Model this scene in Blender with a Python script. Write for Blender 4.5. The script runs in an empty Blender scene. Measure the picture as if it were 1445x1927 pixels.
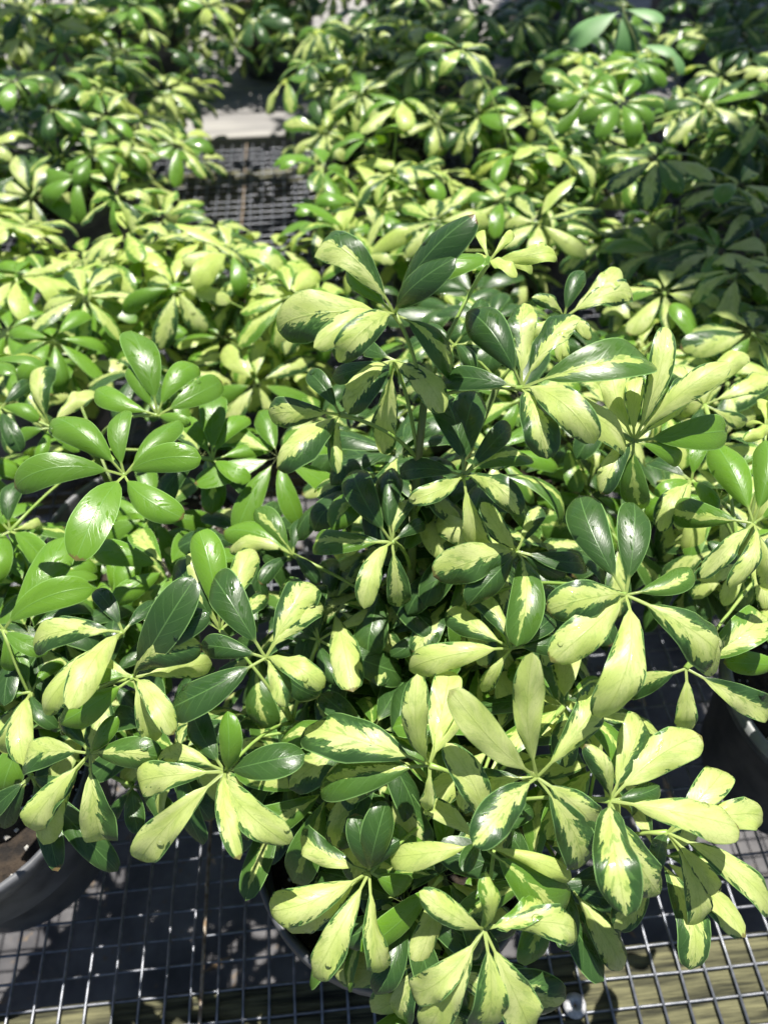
import bpy, math, random
import numpy as np
from mathutils import Vector, Matrix
random.seed(7); rng = np.random.default_rng(7)
sc = bpy.context.scene
COL = sc.collection
# ------------------------------------------------------------------ camera
PW, PH, F = 1445.0, 1927.0, 1450.0
PITCH, ROLL, YAW, CAMH = math.radians(50.0), math.radians(-1.0), math.radians(4.4), 0.885
_f = Vector((0, math.cos(PITCH), -math.sin(PITCH))); _u = Vector((0, math.sin(PITCH), math.cos(PITCH))); _r = Vector((1, 0, 0))
rt = _r*math.cos(ROLL) + _u*math.sin(ROLL); up = -_r*math.sin(ROLL) + _u*math.cos(ROLL); fw = _f
Rz = Matrix.Rotation(-YAW, 3, 'Z'); rt, up, fw = Rz@rt, Rz@up, Rz@fw
CAM = Vector((0, 0, CAMH))
cd = bpy.data.cameras.new('camera'); cam = bpy.data.objects.new('camera', cd); COL.objects.link(cam)
m = Matrix((rt, up, -fw)).transposed().to_4x4(); m.translation = CAM; cam.matrix_world = m
cd.sensor_fit = 'VERTICAL'; cd.sensor_height = 9.05; cd.sensor_width = 9.05*PW/PH; cd.lens = 9.05*F/PH
cd.clip_start = 0.01; cd.clip_end = 200
cd.dof.use_dof = True; cd.dof.focus_distance = 0.515; cd.dof.aperture_fstop = 1.45; cd.dof.aperture_blades = 0
sc.camera = cam
# ------------------------------------------------------------------ light
SUN_EL, SUN_AZ = math.radians(75), math.radians(14)      # azimuth measured from +Y towards +X
w = bpy.data.worlds.new('World'); sc.world = w; w.use_nodes = True
wn = w.node_tree.nodes; wl = w.node_tree.links
sky = wn.new('ShaderNodeTexSky'); sky.sky_type = 'NISHITA'; sky.sun_disc = False
sky.sun_elevation = SUN_EL; sky.sun_rotation = SUN_AZ
wn['Background'].inputs['Strength'].default_value = 0.05
wl.new(sky.outputs['Color'], wn['Background'].inputs['Color'])
sd = bpy.data.lights.new('sun', 'SUN'); sd.energy = 5.0; sd.angle = math.radians(0.53); sd.color = (1.0, 0.95, 0.87)
so = bpy.data.objects.new('sun', sd); COL.objects.link(so)
SUNV = Vector((math.sin(SUN_AZ)*math.cos(SUN_EL), math.cos(SUN_AZ)*math.cos(SUN_EL), math.sin(SUN_EL)))
so.rotation_euler = SUNV.to_track_quat('Z', 'Y').to_euler(); so.location = (0, 0, 5)
vs = sc.view_settings; vs.view_transform = 'Standard'; vs.look = 'None'; vs.exposure = 0.88; vs.gamma = 1.0; vs.use_curve_mapping = False
sc.cycles.use_denoising = True
sc.cycles.use_adaptive_sampling = True; sc.cycles.adaptive_threshold = 0.02
sc.cycles.max_bounces = 6; sc.cycles.transmission_bounces = 5; sc.cycles.diffuse_bounces = 3; sc.cycles.glossy_bounces = 3
sc.cycles.caustics_reflective = False; sc.cycles.caustics_refractive = False

# ------------------------------------------------------------------ helpers
def ray(px, py):
    return fw + rt*((px - PW/2)/F) - up*((py - PH/2)/F)
def at(px, py, z): return CAM + ray(px, py)*z                  # point at a depth
def at_h(px, py, h):                                           # point at a height
    d = ray(px, py); return CAM + d*((h - CAMH)/d.z)
def proj(p):
    v = Vector(p) - CAM; z = v.dot(fw)
    if z < 0.05: return (-9999, -9999, z)
    return (PW/2 + F*v.dot(rt)/z, PH/2 - F*v.dot(up)/z, z)
def mesh(name, vs_, fs, mat, uv=None, smooth=True):
    me = bpy.data.meshes.new(name); me.from_pydata([tuple(v) for v in vs_], [], fs)
    if uv is not None:
        l = me.uv_layers.new(name='UVMap')
        idx = np.empty(len(me.loops), dtype=np.int32); me.loops.foreach_get('vertex_index', idx)
        l.data.foreach_set('uv', np.asarray(uv, dtype=np.float32)[idx].ravel())
    if smooth: me.polygons.foreach_set('use_smooth', [True]*len(me.polygons))
    if mat: me.materials.append(mat)
    me.update(); return me
def obj(name, data, parent=None, loc=None):
    o = bpy.data.objects.new(name, data); COL.objects.link(o)
    if parent: o.parent = parent
    if loc is not None: o.location = loc
    return o
def tag(o, label=None, cat=None, group=None, kind=None):
    if label: o['label'] = label
    if cat: o['category'] = cat
    if group: o['group'] = group
    if kind: o['kind'] = kind
    return o
def tube_geo(pts, radii, n=6, cap=True):
    pts = [Vector(p) for p in pts]; V = []; Fc = []
    ref = Vector((0.31, 0.2, 0.93))
    for i, p in enumerate(pts):
        t = (pts[min(i+1, len(pts)-1)] - pts[max(i-1, 0)]).normalized()
        a = t.cross(ref)
        if a.length < 1e-3: a = t.cross(Vector((1, 0, 0)))
        a.normalize(); b = t.cross(a)
        for k in range(n):
            q = 2*math.pi*k/n; V.append(p + (a*math.cos(q) + b*math.sin(q))*radii[i])
    for i in range(len(pts)-1):
        for k in range(n):
            Fc.append((i*n+k, i*n+(k+1) % n, (i+1)*n+(k+1) % n, (i+1)*n+k))
    if cap: Fc += [tuple(range(n))[::-1], tuple(range((len(pts)-1)*n, len(pts)*n))]
    return V, Fc
def box_geo(x0, x1, y0, y1, z0, z1, b=0.002):
    V = []; 
    for z, ins in ((z0, b), (z0+b, 0), (z1-b, 0), (z1, b)):
        for x, y in ((x0+ins, y0+ins), (x1-ins, y0+ins), (x1-ins, y1-ins), (x0+ins, y1-ins)): V.append((x, y, z))
    Fc = [(3, 2, 1, 0), (12, 13, 14, 15)]
    for k in range(3):
        for i in range(4): Fc.append((k*4+i, k*4+(i+1) % 4, k*4+4+(i+1) % 4, k*4+4+i))
    return V, Fc
def lathe_geo(prof, n=48):
    V = []; Fc = []
    for r, z in prof:
        for k in range(n): q = 2*math.pi*k/n; V.append((r*math.cos(q), r*math.sin(q), z))
    for i in range(len(prof)-1):
        for k in range(n): Fc.append((i*n+k, i*n+(k+1) % n, (i+1)*n+(k+1) % n, (i+1)*n+k))
    return V, Fc

# ------------------------------------------------------------------ materials
class NT:
    def __init__(s, name):
        s.m = bpy.data.materials.new(name); s.m.use_nodes = True; s.n = s.m.node_tree.nodes; s.l = s.m.node_tree.links
        s.b = s.n['Principled BSDF']; s.out = s.n['Material Output']
    def new(s, t, **kw):
        nd = s.n.new(t)
        for k, v in kw.items(): setattr(nd, k, v)
        return nd
    def put(s, sock, v):
        if isinstance(v, (int, float)): sock.default_value = v
        elif isinstance(v, tuple): sock.default_value = v if len(v) != 3 or sock.type == 'VECTOR' else (*v, 1)
        else: s.l.new(v, sock)
    def math(s, op, a, b=None, c=None, clamp=False):
        nd = s.new('ShaderNodeMath', operation=op); nd.use_clamp = clamp
        for i, v in enumerate((a, b, c)):
            if v is not None: s.put(nd.inputs[i], v)
        return nd.outputs[0]
    def step(s, v, lo, hi, a=0.0, b=1.0):
        nd = s.new('ShaderNodeMapRange', interpolation_type='SMOOTHSTEP')
        for i, q in enumerate((v, lo, hi, a, b)): s.put(nd.inputs[i], q)
        return nd.outputs[0]
    def mix(s, f, a, b):
        nd = s.new('ShaderNodeMix', data_type='RGBA'); s.put(nd.inputs[0], f); s.put(nd.inputs[6], a); s.put(nd.inputs[7], b); return nd.outputs[2]
    def noise(s, vec, scale, detail=2, rough=0.5):
        nd = s.new('ShaderNodeTexNoise'); nd.inputs['Scale'].default_value = scale; nd.inputs['Detail'].default_value = detail
        nd.inputs['Roughness'].default_value = rough
        if vec is not None: s.l.new(vec, nd.inputs['Vector'])
        return nd.outputs['Fac']
    def bump(s, h, strength, dist):
        nd = s.new('ShaderNodeBump'); nd.inputs['Strength'].default_value = strength; nd.inputs['Distance'].default_value = dist
        s.l.new(h, nd.inputs['Height']); return nd.outputs[0]
    def coords(s, which='Object'): return s.new('ShaderNodeTexCoord').outputs[which]

def leaf_material():
    t = NT('leaf_blade')
    oi = t.new('ShaderNodeObjectInfo'); sep = t.new('ShaderNodeSeparateColor')
    at1 = t.new('ShaderNodeAttribute'); at1.attribute_name = 'tint'; at2 = t.new('ShaderNodeAttribute'); at2.attribute_name = 'age'
    has = t.math('MINIMUM', at2.outputs['Fac'], 1.0)          # joined inner leaves carry their tint per leaf, single ones per object
    t.l.new(t.mix(has, oi.outputs['Color'], at1.outputs['Color']), sep.inputs[0])
    youth = t.math('ADD', t.math('MULTIPLY', oi.outputs['Alpha'], t.math('SUBTRACT', 1.0, has)), t.math('MULTIPLY', t.math('SUBTRACT', at2.outputs['Fac'], 1.0), has))
    a, off, seed = sep.outputs[0], sep.outputs[1], sep.outputs[2]
    uvn = t.new('ShaderNodeUVMap'); uvn.uv_map = 'UVMap'
    sx = t.new('ShaderNodeSeparateXYZ'); t.l.new(uvn.outputs[0], sx.inputs[0]); u, v = sx.outputs[0], sx.outputs[1]
    c = t.math('SUBTRACT', t.math('MULTIPLY', v, 2.0), 1.0); ac = t.math('ABSOLUTE', c)
    # chevron coordinates follow the side veins
    cu = t.math('SUBTRACT', t.math('MULTIPLY', u, 2.6), t.math('MULTIPLY', ac, 0.55))
    vec = t.new('ShaderNodeCombineXYZ'); t.put(vec.inputs[0], cu); t.put(vec.inputs[1], t.math('MULTIPLY', c, 0.55)); t.put(vec.inputs[2], t.math('MULTIPLY', seed, 60.0))
    n1 = t.math('MULTIPLY', t.math('SUBTRACT', t.noise(vec.outputs[0], 3.2, 4, 0.62), 0.5), 2.0)
    o = t.math('MULTIPLY', t.math('SUBTRACT', off, 0.5), 1.6)
    amp = t.math('MULTIPLY', a, t.math('SUBTRACT', 2.2, t.math('MULTIPLY', a, 1.45)))
    thr = t.math('SUBTRACT', t.math('MULTIPLY', a, 1.28), 0.22)
    tipcut = t.math('MULTIPLY', t.step(u, 0.70, 1.0), t.math('MULTIPLY', t.math('SUBTRACT', 1.0, a), 0.5))
    field = t.math('SUBTRACT', t.math('ADD', thr, t.math('MULTIPLY', n1, amp)), t.math('ADD', t.math('ABSOLUTE', t.math('SUBTRACT', c, o)), tipcut))
    cream = t.step(field, -0.02, 0.03)
    halo = t.step(field, -0.30, -0.10)                          # lighter mid-green patches bordering the cream
    n2 = t.noise(vec.outputs[0], 9.0, 3, 0.6); n3 = t.noise(vec.outputs[0], 1.4, 2, 0.5)
    # greens
    old = t.mix(n3, (0.019, 0.050, 0.015), (0.036, 0.085, 0.022))
    young = t.mix(n3, (0.095, 0.225, 0.016), (0.150, 0.290, 0.030))
    green = t.mix(youth, old, young)
    green = t.mix(t.math('MULTIPLY', t.math('MULTIPLY', halo, t.step(n2, 0.42, 0.58)), t.math('MULTIPLY', a, 0.9)), green, (0.115, 0.235, 0.055))
    crm0 = t.mix(t.step(n3, 0.3, 0.7), (0.50, 0.61, 0.17), (0.65, 0.71, 0.30))
    crm = t.mix(t.math('MULTIPLY', youth, 0.45), crm0, (0.50, 0.66, 0.10))
    # vein net
    vo = t.new('ShaderNodeTexVoronoi', feature='DISTANCE_TO_EDGE'); vo.inputs['Scale'].default_value = 7.5; t.l.new(vec.outputs[0], vo.inputs['Vector'])
    net = t.step(vo.outputs['Distance'], 0.0, 0.05, 1.0, 0.0)
    fr = t.math('ABSOLUTE', t.math('SUBTRACT', t.math('FRACT', t.math('MULTIPLY', cu, 3.4)), 0.5))
    side = t.math('MULTIPLY', t.step(fr, 0.0, 0.05, 1.0, 0.0), t.step(ac, 0.55, 0.9, 1.0, 0.0))
    mid = t.step(ac, 0.015, 0.05, 1.0, 0.0)
    crm = t.mix(t.math('MULTIPLY', net, 0.30), crm, (0.30, 0.42, 0.08))
    crm = t.mix(t.math('MULTIPLY', mid, 0.45), crm, (0.33, 0.43, 0.10))
    green = t.mix(t.math('MULTIPLY', t.math('MAXIMUM', mid, t.math('MULTIPLY', side, 0.55)), 0.42), green, (0.16, 0.32, 0.09))
    colr = t.mix(cream, green, crm)
    grey = t.math('MULTIPLY', cream, t.math('MULTIPLY', t.step(t.noise(vec.outputs[0], 5.0, 3, 0.6), 0.56, 0.60), t.step(a, 0.45, 0.95, 0.75, 0.25)))
    colr = t.mix(grey, colr, (0.23, 0.36, 0.085))
    # blemishes
    sp = t.noise(vec.outputs[0], 34.0, 1, 0.5); colr = t.mix(t.math('MULTIPLY', t.step(sp, 0.80, 0.86), 0.5), colr, (0.16, 0.12, 0.04))
    brn = t.math('MULTIPLY', t.step(t.math('ADD', u, t.math('MULTIPLY', n2, 0.06)), 0.985, 1.0), t.step(seed, 0.70, 0.72)); colr = t.mix(t.math('MULTIPLY', brn, 0.8), colr, (0.15, 0.09, 0.04))
    # thin pale margin and pale stalk
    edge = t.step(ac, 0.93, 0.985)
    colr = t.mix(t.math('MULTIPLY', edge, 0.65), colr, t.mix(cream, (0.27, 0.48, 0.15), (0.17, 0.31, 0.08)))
    stalk = t.step(u, 0.13, 0.20, 1.0, 0.0); colr = t.mix(t.math('MULTIPLY', stalk, 0.8), colr, (0.36, 0.46, 0.13))
    dust = t.noise(t.coords(), 55.0, 3, 0.6)
    hgt = t.math('ADD', t.math('MULTIPLY', t.math('ADD', t.math('MULTIPLY', mid, -1.0), t.math('MULTIPLY', net, -0.18)), 0.5), t.math('ADD', t.math('MULTIPLY', side, -0.18), t.math('MULTIPLY', n2, 0.3)))
    nrm = t.bump(hgt, 0.26, 0.0012)
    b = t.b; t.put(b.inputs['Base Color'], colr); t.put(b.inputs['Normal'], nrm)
    wet = t.step(t.noise(vec.outputs[0], 4.2, 2, 0.5), 0.60, 0.64)       # wet patches left by watering
    t.put(b.inputs['Roughness'], t.math('MULTIPLY', t.math('SUBTRACT', 1.0, t.math('MULTIPLY', wet, 0.84)), t.math('ADD', t.math('MULTIPLY', dust, 0.34), t.math('ADD', 0.15, t.math('MULTIPLY', cream, 0.10)))))
    b.inputs['Specular IOR Level'].default_value = 0.5
    tr = t.new('ShaderNodeBsdfTranslucent'); t.l.new(nrm, tr.inputs['Normal'])
    tc = t.mix(cream, t.mix(youth, (0.045, 0.16, 0.008), (0.26, 0.50, 0.015)), (0.62, 0.74, 0.17)); tc = t.mix(t.math('MULTIPLY', net, t.math('MULTIPLY', cream, 0.35)), tc, (0.30, 0.5, 0.05))
    t.l.new(tc, tr.inputs['Color'])
    ms = t.new('ShaderNodeMixShader'); t.put(ms.inputs[0], t.math('ADD', 0.17, t.math('MULTIPLY', cream, 0.23)))
    t.l.new(b.outputs[0], ms.inputs[1]); t.l.new(tr.outputs[0], ms.inputs[2]); t.l.new(ms.outputs[0], t.out.inputs['Surface'])
    return t.m
def simple(name, c1, c2, scale, rough=0.6, metal=0.0, bump=0.0, bd=0.002, spec=0.5, stretch=None, lo=0.35, hi=0.65):
    t = NT(name); co = t.coords()
    if stretch:
        mp = t.new('ShaderNodeMapping'); mp.inputs['Scale'].default_value = stretch; t.l.new(co, mp.inputs[0]); co = mp.outputs[0]
    n = t.noise(co, scale, 5, 0.6)
    t.put(t.b.inputs['Base Color'], t.mix(t.step(n, lo, hi), c1, c2))
    t.b.inputs['Roughness'].default_value = rough; t.b.inputs['Metallic'].default_value = metal; t.b.inputs['Specular IOR Level'].default_value = spec
    if bump: t.put(t.b.inputs['Normal'], t.bump(n, bump, bd))
    return t.m
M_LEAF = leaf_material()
M_PET = simple('leaf_stalk', (0.20, 0.33, 0.06), (0.30, 0.40, 0.11), 60, 0.4)
M_STEM = simple('stem_bark', (0.10, 0.17, 0.035), (0.15, 0.17, 0.06), 40, 0.6, bump=0.4)
M_POT = simple('black_plastic', (0.055, 0.058, 0.066), (0.125, 0.13, 0.14), 22, 0.45, bump=0.12)
M_POTG = simple('dusty_plastic', (0.16, 0.17, 0.17), (0.25, 0.255, 0.25), 30, 0.45)
M_SOIL = simple('potting_soil', (0.008, 0.006, 0.005), (0.040, 0.028, 0.018), 70, 0.95, bump=1.0, bd=0.01)
M_PERL = simple('perlite', (0.55, 0.53, 0.49), (0.75, 0.73, 0.70), 90, 0.9)
M_WIRE = simple('galvanised_wire', (0.15, 0.165, 0.19), (0.27, 0.28, 0.31), 90, 0.42, metal=0.65)
M_RUST = simple('rusty_wire', (0.17, 0.11, 0.06), (0.36, 0.31, 0.25), 120, 0.6, metal=0.25)
M_WOOD = simple('mossy_timber', (0.012, 0.013, 0.007), (0.16, 0.155, 0.08), 34, 0.92, bump=0.8, bd=0.006, stretch=(0.30, 4.5, 2.0), lo=0.3, hi=0.72)
M_BOARD = simple('weathered_board', (0.20, 0.195, 0.19), (0.32, 0.31, 0.29), 9, 0.85, bump=0.3, stretch=(0.3, 3, 2))
M_NAIL = simple('white_cap', (0.34, 0.35, 0.37), (0.52, 0.52, 0.53), 240, 0.6, bump=0.4, bd=0.0006)
M_LITTER = simple('dry_leaf', (0.16, 0.10, 0.05), (0.38, 0.28, 0.17), 40, 0.8)
M_WEED = simple('weed_leaf', (0.085, 0.20, 0.06), (0.12, 0.25, 0.085), 20, 0.5)
def mat_ground():
    t = NT('weed_mat'); co = t.coords()
    wv = t.new('ShaderNodeTexWave'); wv.inputs['Scale'].default_value = 95; wv.inputs['Distortion'].default_value = 0.6; t.l.new(co, wv.inputs[0])
    n = t.noise(co, 5, 5, 0.65); n2 = t.noise(co, 60, 3, 0.6)
    c = t.mix(t.step(n, 0.35, 0.7), (0.055, 0.054, 0.06), (0.20, 0.195, 0.20)); c = t.mix(t.math('MULTIPLY', wv.outputs['Fac'], 0.25), c, (0.05, 0.05, 0.05))
    c = t.mix(t.step(n2, 0.62, 0.72), c, (0.16, 0.12, 0.08))
    t.put(t.b.inputs['Base Color'], c); t.b.inputs['Roughness'].default_value = 0.85; t.put(t.b.inputs['Normal'], t.bump(wv.outputs['Fac'], 0.3, 0.002)); return t.m
M_GROUND = mat_ground()
def mat_water():
    t = NT('water'); tp = t.new('ShaderNodeBsdfTransparent'); gl = t.new('ShaderNodeBsdfGlossy'); gl.inputs['Roughness'].default_value = 0.06; fr = t.new('ShaderNodeFresnel'); fr.inputs['IOR'].default_value = 1.33
    ms = t.new('ShaderNodeMixShader'); t.l.new(fr.outputs[0], ms.inputs[0]); t.l.new(tp.outputs[0], ms.inputs[1]); t.l.new(gl.outputs[0], ms.inputs[2]); t.l.new(ms.outputs[0], t.out.inputs['Surface']); return t.m
M_WATER = mat_water()

# ------------------------------------------------------------------ the setting
GZ = -0.36
V, Fc = [], []
N = 40; S = 60.0
for i in range(N+1):
    for j in range(N+1):
        x = (i/N*2-1); y = (j/N*2-1); V.append((math.copysign(abs(x)**3, x)*S, math.copysign(abs(y)**3, y)*S+1.0, GZ + 0.012*math.sin(7*x*9)*math.cos(8*y*9)))
for i in range(N):
    for j in range(N): a = i*(N+1)+j; Fc.append((a, a+N+1, a+N+2, a+1))
tag(obj('ground', mesh('ground', V, Fc, M_GROUND)), kind='structure')
CELL = 0.0254
O = at_h(459.3, 1860.3, 0.0)                    # a crossing of the mesh that the photograph shows
BX0, BX1, BY0, BY1 = -1.9, 2.1, O.y - 3*CELL, 1.97
def wire_row(o_name, n0, n1, make): pass
bench = tag(obj('mesh_bench', None, None, (0, 0, GZ)), 'nursery bench topped with galvanised square wire mesh under the potted plants', 'bench')
def bpart(name, g, mat): V, Fc = g; o = obj(name, mesh(name, V, Fc, mat, smooth=False), bench); o.location = (0, 0, -GZ); return o
LX = BX1-BX0; LY = BY1-BY0
def wob(L, n, ax, amp):
    pts = []
    for i in range(n+1):
        s = L*i/n; p = [0, 0, 0]; p[ax] = s; p[1-ax] = rng.normal()*amp; p[2] = rng.normal()*amp*0.7; pts.append(p)
    return pts
wx = []; wy = []
for k in range(4):
    V, Fc = tube_geo(wob(LX, 40, 0, 0.0005), [0.0014]*41, 6); wx.append(mesh('wire', V, Fc, M_WIRE))
    V, Fc = tube_geo(wob(LY, 28, 1, 0.0005), [0.0014]*29, 6); wy.append(mesh('wire', V, Fc, M_WIRE))
j0 = -3; 
for j in range(0, int(LY/CELL)+1):
    obj('wire', wx[j % 4], bench, (BX0, O.y + (j-3)*CELL, -GZ))
i0 = math.ceil((BX0-O.x)/CELL)
for i in range(i0, int((BX1-O.x)/CELL)+1):
    obj('wire', wy[i % 4], bench, (O.x + i*CELL, BY0, -GZ+0.0022))
pr = at_h(384.7, 1790, 0.0)
V, Fc = tube_geo(wob(LY, 30, 1, 0.0006), [0.0019]*31, 6); obj('wire', mesh('wire', V, Fc, M_RUST), bench, (pr.x, BY0, -GZ+0.0045))['label'] = 'rusty wire along the overlap of two mesh sheets'
for k, y in enumerate((BY0-0.065, 0.86, 1.78)):            # joists
    ya = at_h(1200, 1775, 0.0).y if k == 0 else y+0.07
    bpart('joist', box_geo(BX0, BX1, y if k else ya-0.14, ya, -0.088, -0.0030, 0.004), M_WOOD)
for x in (-1.6, 0.0, 1.7):
    for y in (-0.045, 1.82):
        bpart('post', box_geo(x-0.045, x+0.045, y-0.04, y+0.04, GZ-0.02, -0.0885, 0.004), M_WOOD)
bench2 = tag(obj('plank_bench', None, None, (0, 2.55, GZ)), 'weathered grey plank bench behind the gap in the plants', 'bench')
yy = 2.02
for k in range(9):
    V, Fc = box_geo(-2.6+0.02*(k % 3), 2.6, yy-2.55, yy-2.55+0.138, -GZ-0.035, -GZ, 0.003); obj('plank', mesh('plank', V, Fc, M_BOARD, smooth=False), bench2); yy += 0.145
for x in (-2.3, -0.7, 0.9, 2.3):
    for y in (-0.45, 0.6):
        V, Fc = box_geo(x-0.04, x+0.04, y-0.04, y+0.04, -0.01, -GZ-0.036); obj('post', mesh('post', V, Fc, M_BOARD, smooth=False), bench2)

# ------------------------------------------------------------------ leaflets
NV = [-1, -0.8, -0.42, 0, 0.42, 0.8, 1]
def planar(bend, tip, n):
    """unit-length spine in a plane: arching by bend, the tip curling a further `tip` (radians, downwards)"""
    xs = np.linspace(0, 1, n); ts = 0.45*xs + 0.55*np.sin(xs*math.pi/2)
    fine = np.linspace(0, 1, 161); sm = np.clip((fine-0.55)/0.45, 0, 1); ang = -(bend*fine + tip*sm*sm*(3-2*sm))
    X = np.concatenate([[0], np.cumsum(np.cos(ang[:-1]))])/160; Z = np.concatenate([[0], np.cumsum(np.sin(ang[:-1]))])/160
    return ts, np.interp(ts, fine, X), np.interp(ts, fine, Z), np.interp(ts, fine, ang)
def profile(t, w, sharp):
    s = max(0.0, (t-0.16)/0.84); e = 0.64; sm = (e/(e+sharp/2))**(1/sharp); nm = sm**e*math.sqrt(1-sm**sharp)
    return max(0.0010*(1 if t < 0.9 else 0), w*(s**e)*math.sqrt(max(0.0, 1-s**sharp))/nm)
def leaflet_geo(d, n, L, bend=0.7, tip=0.2, width=0.2, roll=0.0, twist=0.0, cup=0.25, fold=0.0, wave=0.0, ph=0.0, sharp=4.2, nu=13, sway=0.0):
    """d: chord direction, n: upper side, L: length along the blade; starts at the origin"""
    d = d.normalized(); side = d.cross(n)
    if side.length < 1e-3: side = d.cross(Vector((0.3, 0.5, 0.8)))
    side.normalize(); n = side.cross(d).normalized()
    ts, X, Z, A = planar(bend, tip, nu); e = math.atan2(Z[-1], X[-1]); ce, se = math.cos(-e), math.sin(-e)
    V = []; uv = []
    for i, t in enumerate(ts):
        x = X[i]*ce - Z[i]*se; z = X[i]*se + Z[i]*ce; a = A[i] - e
        p = (d*x + n*z + side*(sway*math.sin(math.pi*t)))*L
        tn = (d*math.cos(a) + n*math.sin(a)); nn = (n*math.cos(a) - d*math.sin(a))
        r = roll*min(1, t*3) + twist*t*t; sd_ = side*math.cos(r) + nn*math.sin(r); nr = nn*math.cos(r) - side*math.sin(r)
        wd = profile(t, width*L, sharp)*(1 + 0.22*wave*math.sin(t*9+ph*1.7)*(1-t**3)); wat = (1-t**5)
        for c in NV:
            wv = wat*wave*1.35*math.sin(t*(13 if c > 0 else 16)+ph+(1.3 if c > 0 else 0))*abs(c)**2
            V.append(p + sd_*(c*wd*(1-0.10*cup*c*c)) + nr*(wd*(-cup*c*c + fold*abs(c) + wv))); uv.append((t, c*0.5+0.5))
    k = len(NV); Fc = [(i*k+j, i*k+j+1, (i+1)*k+j+1, (i+1)*k+j) for i in range(nu-1) for j in range(k-1)]
    Fc = [f[::-1] for f in Fc]
    return V, Fc, uv
def chord_len(bend, tip):
    ts, X, Z, A = planar(bend, tip, 13); return math.hypot(X[-1], Z[-1])
def leaf_color(t, young=0.0):
    r = random.random
    a, y = {'D': (0.0, 0.0+0.12*r()), 'G': (0.0, 0.65+0.35*r()), 'S': (0.30+0.06*r(), 0.25+0.4*r()), 'M': (0.50+0.14*r(), 0.06*r()),
            'H': (0.62+0.1*r(), 0.1*r()), 'C': (0.74+0.24*r(), 0.12*r()), 'Y': (0.95+0.1*r(), 0.75+0.25*r()), 'N': (0.55+0.15*r(), 0.75)}[t]
    off = 0.5 + {'H': random.choice((-1, 1))*0.28, 'C': (r()-.5)*0.12}.get(t, (r()-.5)*0.24)
    return (a, off, r(), min(1, y+young))
DROPS = {}
def drop(plant, p, n):
    DROPS.setdefault(plant.name, (plant, []))[1].append((p, n))

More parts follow.
